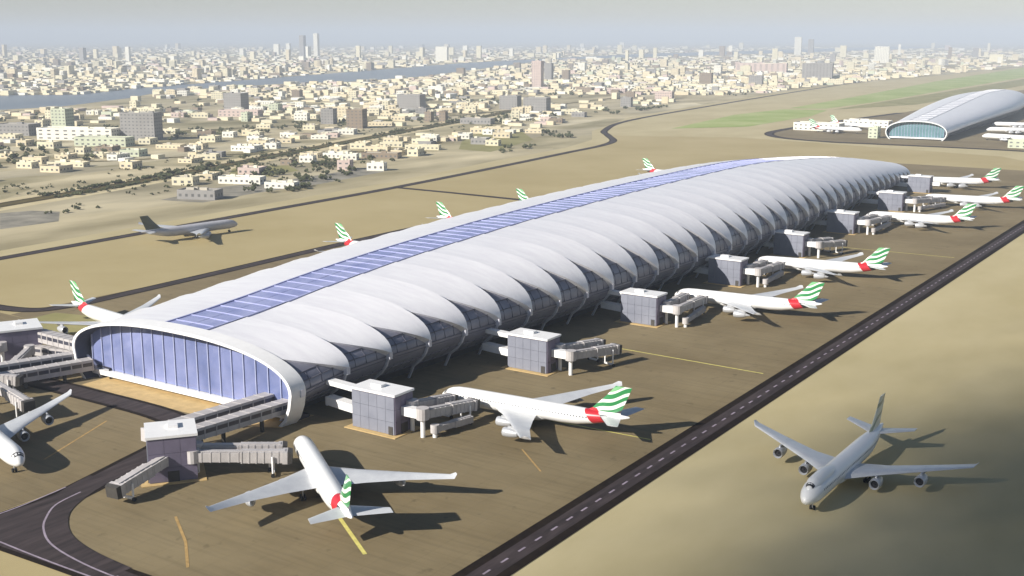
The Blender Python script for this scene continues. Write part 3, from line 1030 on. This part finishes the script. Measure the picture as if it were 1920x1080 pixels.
#       x,     y,   terminal wall x, target nose or None
GATES = [(-232.5, 260.5, -246, (-221.4, 291.2)), (-230, 342, -243, None), (-230, 427, -241, (-226, 469.7)), (-233, 521, -242, (-227, 564)), (-235, 611, -245, None),
         (-237, 703, -249, (-229, 753.5)), (-239.6, 815, -258, (-222, 861)), (-250, 925, -272, None)]
for i, (x, y, wx, nose) in enumerate(GATES):
    st = 'docked with an airliner' if nose else 'at an empty stand'
    gate_house(x, y, 0, (16.5, 8.5, 12.2), f'grey clad gate house {st}, {ORD[i]} along the concourse side from the front',
               [(0.2, 3, 11.2, wx - x - 4, 5, 11.2, 3.0, 1.5), (0.2, 2.4, 5.2, wx - x, 4.4, 5.2, 3.4, 2.6), (16.2, 4.2, 7.2, 23.2, 4.2, 7.2, 2.8, 2.7)])
    bx = x + 17.5
    if nose:
        dx, dy = nose
        jet_bridge((bx + .2, y + 7.0, 6.4), (dx + 7.2, dy - 3.9, 3.6), f'brownish jet bridge to the front door of the airliner at the {ORD[i]} gate house')
        jet_bridge((bx + 6.5, y + 4.0, 5.8), (dx + 16.2, dy - 4.1, 3.6), f'brownish jet bridge to the second door of the airliner at the {ORD[i]} gate house')
        jet_bridge((bx + 9.5, y + 6.0, 1.6), (dx + 19.0, dy - 9.5, 1.4), f'low service walkway below the jet bridges of the {ORD[i]} gate house', 2.2, 2.0, False, False)
    elif i < 7:
        jet_bridge((bx + .2, y + 7.0, 6.4), (bx + 5, y + 29, 4.6), f'idle jet bridge at the empty stand of the {ORD[i]} gate house, farther of two')
        jet_bridge((bx + 6.5, y + 4.0, 5.6), (bx + 13, y + 27, 4.2), f'idle jet bridge at the empty stand of the {ORD[i]} gate house, nearer of two')

# front corner pier: turned gate house, two corridors from the glass front, ramp and two arms to the nose
gate_house(-255.5, 201.5, R(-38), (12.5, 12.5, 12.5), 'mauve fronted gate house with white roof turned toward us by the front corner', (), side='gate_side')


def corridor(p0, p1, label, w=4.2, h=3.6):
    p0, p1 = Vector(p0), Vector(p1)
    root = thing('corridor', label, 'corridor', (p0.x, p0.y, 0.1), 0, 'raised corridors from the glass front')
    d = p1 - p0
    e = Vector((d.x, d.y, p1.z))
    a = Vector((0, 0, p0.z))
    b = MB()
    n = 10
    dn = (e - a).normalized()
    b.bar(a, e, w, h, 0)
    for k in range(n + 1):
        c = a.lerp(e, k / n)
        b.bar(c - dn * .2, c + dn * .2, w * 1.05, h * 1.05, 0)
    b.build('tunnel', M['bridge'], root)
    b = MB()
    up = Vector((0, 0, h * .1))
    for s in (-1, 1):
        sv = Vector((-dn.y, dn.x, 0)) * s * w * .505
        b.bar(a + sv + up, e + sv + up, .08, h * .34, 0)
    b.build('window_band', M['dark_glass'], root)
    for t in (.25, .6, .9):
        c = a.lerp(e, t)
        b = MB()
        b.box((c.x, c.y, (c.z - h / 2) / 2), (.9, .9, c.z - h / 2))
        b.build('column', M['bridge_dark'], root)
    return root


corridor((-260.5, 253.5, 6.0), (-258.5, 204, 8.4), 'raised brown corridor from glass front to turned gate house, farther of the two')
corridor((-252.8, 253.0, 5.2), (-250.5, 207, 8.0), 'raised brown corridor from glass front to turned gate house, nearer of the two')
jet_bridge((-244.5, 204, 5.4), (-241.5, 178.5, 2.2), 'pale jet bridge sloping down from the turned gate house to the service road', 3.4, 3.0)
jet_bridge((-242.0, 207.0, 5.2), (-224.2, 223.8, 3.8), 'jet bridge from the turned gate house to the front door of the corner airliner', 3.2, 3.0)
jet_bridge((-239.5, 203.5, 4.8), (-219.5, 221.0, 3.6), 'jet bridge from the turned gate house to the second door of the corner airliner', 3.2, 3.0)
# left pier: two corridors, gate house and its arms, second gate house at the picture edge
gate_house(-396.5, 247, R(-28), (15, 15, 12.6), 'dark mauve gate house left of the glass front', (), side='gate_side')
corridor((-352.5, 254.5, 9.0), (-384, 254, 9.8), 'raised pale corridor from the left end of the arch to the dark mauve gate house', 4.5, 3.8)
corridor((-351.5, 251.5, 6.2), (-363.5, 218, 6.2), 'raised brown corridor leading left from the glass front, the farther of two', 4.4, 3.8)
corridor((-345.0, 250.5, 4.8), (-356.5, 215, 4.6), 'raised brown corridor leading left from the glass front, the nearer of two', 4.4, 3.8)
gate_house(-371, 207, R(-15), (14, 10, 12.0), 'grey gate house cut off by the picture edge at the end of the brown corridors')
jet_bridge((-381, 240.0, 6.5), (-377.5, 222, 3.6), 'pale jet bridge sloping down from the dark mauve gate house, the nearer of two', 3.0, 2.8)
jet_bridge((-389.5, 239.0, 6.5), (-396.5, 221, 3.8), 'pale jet bridge sloping down from the dark mauve gate house, the farther of two', 3.0, 2.8)
corridor((-351.5, 257.5, 5.0), (-382, 249, 5.2), 'lower pale corridor below the one from the arch to the dark mauve gate house', 3.6, 3.2)
jet_bridge((-372, 245.0, 5.6), (-360.5, 229, 3.8), 'short pale jet bridge between the dark mauve gate house and the brown corridors', 3.0, 2.8)
jet_bridge((-362, 213.5, 5.6), (-346, 224, 3.6), 'short pale jet bridge in front of the brown corridors at the left', 3.0, 2.8)
jet_bridge((-344, 212.5, 5.5), (-318, 207.8, 3.8), 'white jet bridge reaching in from the picture edge above the cut off airliner', 3.2, 3.0)

# ------------------------------------------------------------------ second apron, ring road and low buildings round the distant concourse
AP2 = [(-549.2, 1391.1), (-566, 1502.5), (-560, 1677.5), (-533.4, 1938.0), (-545, 3019.5), (-409.0, 4830.6), (301.2, 4400.9), (-24.9, 1760.9), (-146.2, 1310.0), (-241.9, 1328.9), (-333.9, 1326.6), (-443.4, 1317.3), (-499.2, 1340)]
sheet('apron', AP2, 0.11, M['apron'])
road('taxiway', smooth_line([(-534.1, 1905.2), (-555.6, 1645.4), (-561.3, 1476.1), (-551.2, 1399.6), (-512.6, 1349.4), (-445.8, 1329.1), (-337.3, 1332.8), (-243.1, 1330.3), (-127.1, 1310), (100, 1290)]), 12, 0.16, 2.5)

# ------------------------------------------------------------------ city
WALLS = [mat('render_cream', (0.64, 0.59, 0.43), 0.85, var=0.06, scale=0.08), mat('render_white', (0.72, 0.70, 0.62), 0.8, var=0.05, scale=0.08), mat('render_beige', (0.62, 0.54, 0.38), 0.85, var=0.08, scale=0.08),
         mat('render_grey', (0.27, 0.26, 0.25), 0.85, var=0.08, scale=0.08), mat('render_brown', (0.24, 0.19, 0.14), 0.85, var=0.08, scale=0.08), mat('render_rose', (0.52, 0.42, 0.38), 0.85, var=0.06, scale=0.08),
         mat('render_green', (0.50, 0.53, 0.40), 0.85, var=0.06, scale=0.08)]
ROOFS = [mat('roof_pale', (0.70, 0.66, 0.52), 0.9, var=0.08, scale=0.1), mat('roof_grey', (0.50, 0.46, 0.38), 0.9, var=0.08, scale=0.1)]
WIN = mat('window_dark', (0.13, 0.13, 0.13), 0.25, spec=0.5, var=0.2, scale=0.2)
CNAME = ['cream', 'white', 'beige', 'grey', 'brown', 'rose', 'pale green']


def building(x, y, w, d, h, rz, ci, label, group=None, name='city_building', bays_=True, floors=True):
    root_b = MB()
    root_b.box((0, 0, h / 2), (w, d, h), skip_bottom=True)
    o = root_b.build(name, WALLS[ci])
    o.location = (x, y, 0.05)
    o.rotation_euler = (0, 0, rz)
    tag(o, label, 'building', group)
    r = MB()
    t = .35
    for cx_, cy_, sx_, sy_ in ((0, -d / 2 + t, w, .6), (0, d / 2 - t, w, .6), (-w / 2 + t, 0, .6, d - 1.4), (w / 2 - t, 0, .6, d - 1.4)):
        r.box((cx_, cy_, h + .5), (sx_, sy_, 1.0), mi=1)
    r.box((0, 0, h + .06), (w - 1.4, d - 1.4, .12), mi=0)
    for _ in range(random.randint(1, 3)):
        r.box((random.uniform(-.3, .3) * w, random.uniform(-.3, .3) * d, h + 1.2), (random.uniform(.1, .22) * w, random.uniform(.1, .22) * d, random.uniform(1.8, 3.2)), mi=random.choice((0, 1)))
    r.build('roof', [random.choice(ROOFS), WALLS[ci]], o)
    if floors:
        q = MB()
        nf = max(1, int(h / 3.6))
        fh = h / nf
        for side in range(4):
            L = w if side % 2 == 0 else d
            off = (d if side % 2 == 0 else w) / 2 + .05
            nb = max(2, min(9, int(L / 4.5)))
            for f in range(nf):
                z = fh * (f + .52)
                for k in range(nb):
                    u = -L / 2 + L * (k + .5) / nb
                    ww = L / nb * .42
                    a, c = u - ww / 2, u + ww / 2
                    z0, z1 = z - fh * .17, z + fh * .17
                    if side == 0: pts = [(a, -off, z0), (c, -off, z0), (c, -off, z1), (a, -off, z1)]
                    elif side == 2: pts = [(c, off, z0), (a, off, z0), (a, off, z1), (c, off, z1)]
                    elif side == 1: pts = [(off, a, z0), (off, c, z0), (off, c, z1), (off, a, z1)]
                    else: pts = [(-off, c, z0), (-off, a, z0), (-off, a, z1), (-off, c, z1)]
                    q.poly(pts)
        tag(q.build('windows', WIN, o), kind='stuff')
    return o


LM = [(-1128, 912, 43, 20, 31, 3, 'broad grey slab block with dark window bays, left of centre among low sand lots'),
      (-1190, 872, 96, 22, 13, 1, 'long low white hall in front of the grey slab block at the left'),
      (-1315, 941, 20, 20, 28, 6, 'narrow pale green tower behind the long white hall'),
      (-1447, 1362, 32, 24, 28, 3, 'dark grey block standing near the creek bank'),
      (-1343, 1272, 64, 20, 9, 5, 'long low rose building in front of the dark grey creek block'),
      (-1040, 1190, 22, 20, 24, 4, 'dark brown cube block between low pale houses'),
      (-1124, 1228, 18, 16, 20, 3, 'small grey block just left of the dark brown cube'),
      (-1238, 1554, 41, 24, 24, 3, 'wide grey block behind the dark brown cube'),
      (-1035, 1339, 10, 10, 13, 4, 'left of a pair of tiny dark cubes right of the dark brown cube'),
      (-1018, 1350, 10, 10, 13, 4, 'right of a pair of tiny dark cubes right of the dark brown cube'),
      (-1101, 1645, 31, 22, 22, 3, 'grey office block in the middle distance, left of a wider one'),
      (-1041, 1633, 39, 24, 21, 3, 'wider grey office block in the middle distance'),
      (-1517, 2382, 23, 22, 62, 5, 'tall rose tower by the creek in the middle of the picture'),
      (-1778, 2850, 21, 20, 46, 3, 'grey tower just right of the tall rose creek tower'),
      (-1695, 2806, 19, 18, 29, 4, 'short dark block right of the two creek towers'),
      (-5100, 5360, 30, 30, 128, 3, 'left of two slim skyline towers rising above the hazy city'),
      (-5220, 5610, 28, 28, 140, 1, 'right of two slim skyline towers rising above the hazy city'),
      (-2950, 7950, 46, 40, 118, 1, 'bright white skyline tower at right in the haze'),
      (-2780, 7730, 34, 34, 104, 3, 'grey skyline tower beside the bright white one'),
      (-1680, 5627, 65, 40, 74, 1, 'pale high rise standing out of the right hand rooftops'),
      (-1557, 3860, 170, 40, 30, 5, 'very long rose block behind the sandy lots at right'),
      (-1152, 3268, 82, 40, 45, 3, 'massive grey block above the green strips'),
      (-1282, 2811, 31, 26, 28, 4, 'dark brown block left of the massive grey block'),
      (-1176, 2882, 34, 26, 22, 3, 'small grey block near the green strips'),
      (-1310, 874, 45, 26, 13, 3, 'low grey building at the left picture edge beside the white hall'),
      (-1100, 838, 62, 20, 9, 6, 'low pale green shed in front of the long white hall'),
      (-676, 596, 30, 14, 6, 3, 'low grey shed on the dark lot next to the far taxiway'),
      (-717, 803, 12, 10, 8, 5, 'small rose hut at the far end of the dark lot'),
      (-690, 815, 16, 10, 6, 1, 'small white hut at the far end of the dark lot'),
      (-671, 676, 25, 12, 4, 1, 'low white shed on the dark lot next to the far taxiway'),
      (-977, 1820, 18, 16, 15, 3, 'lone grey building behind the bend of the far taxiway'),
      (-953, 1342, 45, 18, 7, 3, 'low grey hall left of the bend of the far taxiway'),
      (-1036, 2083, 33, 22, 14, 5, 'rose building behind the bend of the far taxiway'),
      (-520, 1490, 60, 22, 9, 1, 'low white annex left of the distant concourse front'),
      (-424, 1410, 11, 12, 12, 6, 'narrow pale block beside the distant teal arch, on its left'),
      (-235, 1372, 60, 18, 8, 6, 'low pale annex right of the distant concourse front'),
      (-486, 1585, 60, 20, 8, 1, 'second low white annex, behind the first one left of the distant concourse')]
for x, y, w, d, h, ci, lab in LM:
    rz = R(0 if x > -600 else 22 if y < 1300 else 14)
    building(x, y, w, d, h, rz, ci, lab, None, 'tower' if h > 50 else 'shed' if h < 7 else 'city_building')

plx = sorted((y, x) for x, y in PLAIN)


farx = [(y, x) for x, y in FAR]


def plain_x(y):
    return interp(plx, y)


cand = []
rnd = random.Random(11)
for _try in range(60000):
    ang = R(rnd.uniform(96, 152))
    dist = 117 * 2262 / rnd.uniform(13.5, 300)
    if dist > 15000: continue
    x, y = dist * math.cos(ang), dist * math.sin(ang)
    if x > plain_x(y) - (75 if y < 2400 else 25) and y < 8000: continue
    if y < 300: continue
    if dist < 9000 and x > -700: continue
    if inside(x, y, CREEK) or inside(x, y, G2) or any(math.hypot(x - a[0], y - a[1]) < 45 for a in LM): continue
    if inside(x - 40, y + 35, CREEK) or inside(x - 80, y + 70, CREEK): continue
    if y < 1700 and abs(x - interp(farx, y)) < 42: continue
    dens = noise.noise((x / 330, y / 420, 3.1)) * .5 + .5
    far = dist > 2500
    if dist < 1150:
        keep = .008 + .06 * max(0, dens - .5)
    elif dist < 1700:
        keep = .015 + .16 * max(0, dens - .42)
    elif not far:
        keep = .04 + .34 * max(0, dens - .38)
    else:
        keep = .30 + .5 * dens
    if rnd.random() > keep: continue
    grow = 1 + max(0, dist - 2500) / 6500
    w = rnd.uniform(8, 21) * grow
    d = rnd.uniform(9, 20) * grow
    if rnd.random() < .12: w *= 1.9
    h = rnd.uniform(3.0, 6.2)
    if dist > 1700 and rnd.random() < .18: h = rnd.uniform(7, 13)
    if dist > 3500 and rnd.random() < .05: h = rnd.uniform(14, 30)
    if dist > 6000 and rnd.random() < .02: h = rnd.uniform(35, 75)
    ci = rnd.choices((0, 1, 2, 3, 4, 5, 6), (34, 22, 26, 6, 6, 5, 3))[0]
    cand.append((w * h / dist ** 2 * (1.0 if dist > 500 else .5), x, y, w, d, h, ci, dist))
cand.sort(reverse=True)
# thin out overlaps among the large ones
near, rest = [], []
for c in cand:
    if len(near) < 250 and c[7] < 6000:
        if all(abs(c[1] - o_[1]) + abs(c[2] - o_[2]) > (c[3] + o_[3]) * .75 for o_ in near):
            near.append(c)
    else:
        rest.append(c)
LMN = ['grey slab block', 'long white hall', 'narrow pale green tower', 'dark creek block', 'long rose building', 'dark brown cube', 'small grey block', 'wide grey block', 'left tiny dark cube', 'right tiny dark cube',
       'grey office block', 'wider grey office block', 'tall rose creek tower', 'grey creek tower', 'short dark creek block', 'left slim skyline tower', 'right slim skyline tower', 'bright skyline tower', 'grey skyline tower',
       'pale high rise', 'very long rose block', 'massive grey block', 'dark brown block', 'small grey block by the green strips', 'low grey building at the edge', 'pale green shed', 'grey shed', 'rose hut', 'white hut', 'white shed',
       'lone grey building', 'low grey hall', 'rose building by the taxiway bend', 'white annex', 'pale left block', 'low pale annex', 'second white annex']
seen = {}
near.sort(key=lambda q: q[7])
for _, x, y, w, d, h, ci, dist in near:
    rz = R(22 + rnd.choice((0, 0, 0, 4, -5)) if y < 2000 else 12 + rnd.choice((0, 0, 5, -6)))
    form = 'tall block' if h > 18 else 'long low building' if w > 2.0 * d else 'flat roofed house'
    size = 'small' if w * d < 260 else 'large' if w * d > 480 else 'mid sized'
    a_ = min(LM, key=lambda q: math.hypot(x - q[0], y - q[1]) / (20 + q[4]))
    dd = math.hypot(x, y) - math.hypot(a_[0], a_[1])
    sd2 = math.atan2(y, x) - math.atan2(a_[1], a_[0])
    side = ('left of' if sd2 > 0 else 'right of') if abs(sd2) * dist > abs(dd) else ('behind' if dd > 0 else 'in front of')
    key = f'{size} {CNAME[ci]} {form} {side} the {LMN[LM.index(a_)]}'
    seen[key] = seen.get(key, 0) + 1
    nth_ = ['', 'second ', 'third ', 'fourth ', 'fifth ', 'sixth ', 'seventh ', 'eighth ', 'ninth ', 'tenth ', 'eleventh ', 'twelfth ']
    lab = (nth_[min(11, seen[key] - 1)] + key) if seen[key] > 1 else key
    building(x, y, w, d, h, rz, ci, lab, 'city buildings beyond the airfield', floors=True)
mass = MB()
for _, x, y, w, d, h, ci, dist in rest:
    mass.box((x, y, h / 2 + .05), (w, d, h), R(14 + rnd.choice((0, 0, 5, -6))), ci, True)
    if h > 16 and dist < 6000:
        for f in range(int(h / 4)):
            mass.box((x, y, 2.4 + 4 * f), (w + .2, d + .2, 1.3), R(14), 7)
tag(mass.build('far_city', WALLS + [WIN]), 'mass of pale hazy city blocks reaching to the horizon', 'city', None, 'stuff')

# ------------------------------------------------------------------ scrub along roads and lots (uncountable)
sc = MB()
rs = random.Random(5)


def bush(x, y, r):
    for _ in range(5):
        cx_, cy_, cz_ = x + rs.uniform(-1, 1) * r, y + rs.uniform(-1, 1) * r, rs.uniform(.3, .9) * r
        s = r * rs.uniform(.45, .8)
        n = len(sc.v)
        for dx, dy, dz in ((1, 0, 0), (0, 1, 0), (-1, 0, 0), (0, -1, 0), (0, 0, 1), (0, 0, -1)):
            k = s * rs.uniform(.6, 1.25)
            sc.v.append((cx_ + dx * k, cy_ + dy * k, max(0.02, cz_ + dz * k * .8)))
        for f in ((0, 1, 4), (1, 2, 4), (2, 3, 4), (3, 0, 4), (1, 0, 5), (2, 1, 5), (3, 2, 5), (0, 3, 5)):
            sc.f.append(tuple(n + i for i in f))
            sc.m.append(0)


for k in range(1100):
    t = rs.random() * (len(FAR) - 1)
    i = int(t)
    u = t - i
    x = FAR[i][0] + (FAR[i + 1][0] - FAR[i][0]) * u
    y = FAR[i][1] + (FAR[i + 1][1] - FAR[i][1]) * u
    off = rs.choice((-1, 1)) * rs.uniform(8, 13) if k % 4 else rs.choice((-1, 1)) * rs.uniform(24, 80)
    if noise.noise((x / 60, y / 60, off * .01)) > -.05:
        bush(x + off, y, rs.uniform(1, 2.4))
for k in range(2600):
    ang = R(rs.uniform(100, 148))
    dist = 117 * 2262 / rs.uniform(75, 300)
    x, y = dist * math.cos(ang), dist * math.sin(ang)
    if x > plain_x(y) - 30 or inside(x, y, CREEK): continue
    if noise.noise((x / 140, y / 220, 8.3)) > .12:
        bush(x, y, rs.uniform(1.5, 3.8) * (1 + dist / 4000))
tag(sc.build('desert_scrub', M['scrub']), 'dark olive scrub and bushes scattered along the desert road and city lots', 'scrub', None, 'stuff')

# ------------------------------------------------------------------ unseen puffs added high behind the camera to shade the lower right sand
CL = MB()
rc = random.Random(3)
T = 2200 / math.sin(R(SUN_EL))
cc = (BLOCKER_X + sd.x * T, BLOCKER_Y + sd.y * T, sd.z * T)
PHI = (1 + 5 ** .5) / 2
ICO = [Vector(p).normalized() for p in ((-1, PHI, 0), (1, PHI, 0), (-1, -PHI, 0), (1, -PHI, 0), (0, -1, PHI), (0, 1, PHI), (0, -1, -PHI), (0, 1, -PHI), (PHI, 0, -1), (PHI, 0, 1), (-PHI, 0, -1), (-PHI, 0, 1))]
ICF = ((0, 11, 5), (0, 5, 1), (0, 1, 7), (0, 7, 10), (0, 10, 11), (1, 5, 9), (5, 11, 4), (11, 10, 2), (10, 7, 6), (7, 1, 8), (3, 9, 4), (3, 4, 2), (3, 2, 6), (3, 6, 8), (3, 8, 9), (4, 9, 5), (2, 4, 11), (6, 2, 10), (8, 6, 7), (9, 8, 1))
def halton(i, b_):
    f, r = 1.0, 0.0
    while i:
        f /= b_
        r += f * (i % b_)
        i //= b_
    return r


for k in range(1, 3200):
    gr_ = math.sqrt(-2 * math.log(max(1e-6, halton(k, 2))))
    ga_ = 2 * PI * halton(k, 3)
    px_, py_ = BLOCKER_SX * gr_ * math.cos(ga_), BLOCKER_SY * gr_ * math.sin(ga_)
    pz_ = rc.uniform(-8, 40) * max(.2, 1 - gr_ / 2)
    c = (cc[0] + px_, cc[1] + py_, cc[2] + pz_)
    r = rc.uniform(4.4, 6.4)
    n = len(CL.v)
    CL.v += [(c[0] + q.x * r, c[1] + q.y * r, c[2] + q.z * r * .7) for q in ICO]
    CL.f += [tuple(n + i for i in f) for f in ICF]
    CL.m += [0] * 20
tag(CL.build('cloud', mat('cloud_white', (0.85, 0.85, 0.86), 1.0, spec=0.0, var=0.02, scale=0.02), None, True), kind='stuff')

# ------------------------------------------------------------------ haze: one closed box of even air round everything
hz = MB()
hz.box((0, 20600, 149), (81000, 43500, 300))
hm = bpy.data.materials.new('haze')
hm.use_nodes = True
hn = hm.node_tree
hn.nodes.clear()
ho = hn.nodes.new("ShaderNodeOutputMaterial")
hv = hn.nodes.new("ShaderNodeVolumePrincipled")
hv.inputs["Color"].default_value = (0.81, 0.89, 1.0, 1)
hv.inputs["Density"].default_value = 0.00014
hv.inputs["Anisotropy"].default_value = -0.08
hn.links.new(hv.outputs[0], ho.inputs["Volume"])
tag(hz.build('haze', hm), kind="stuff")
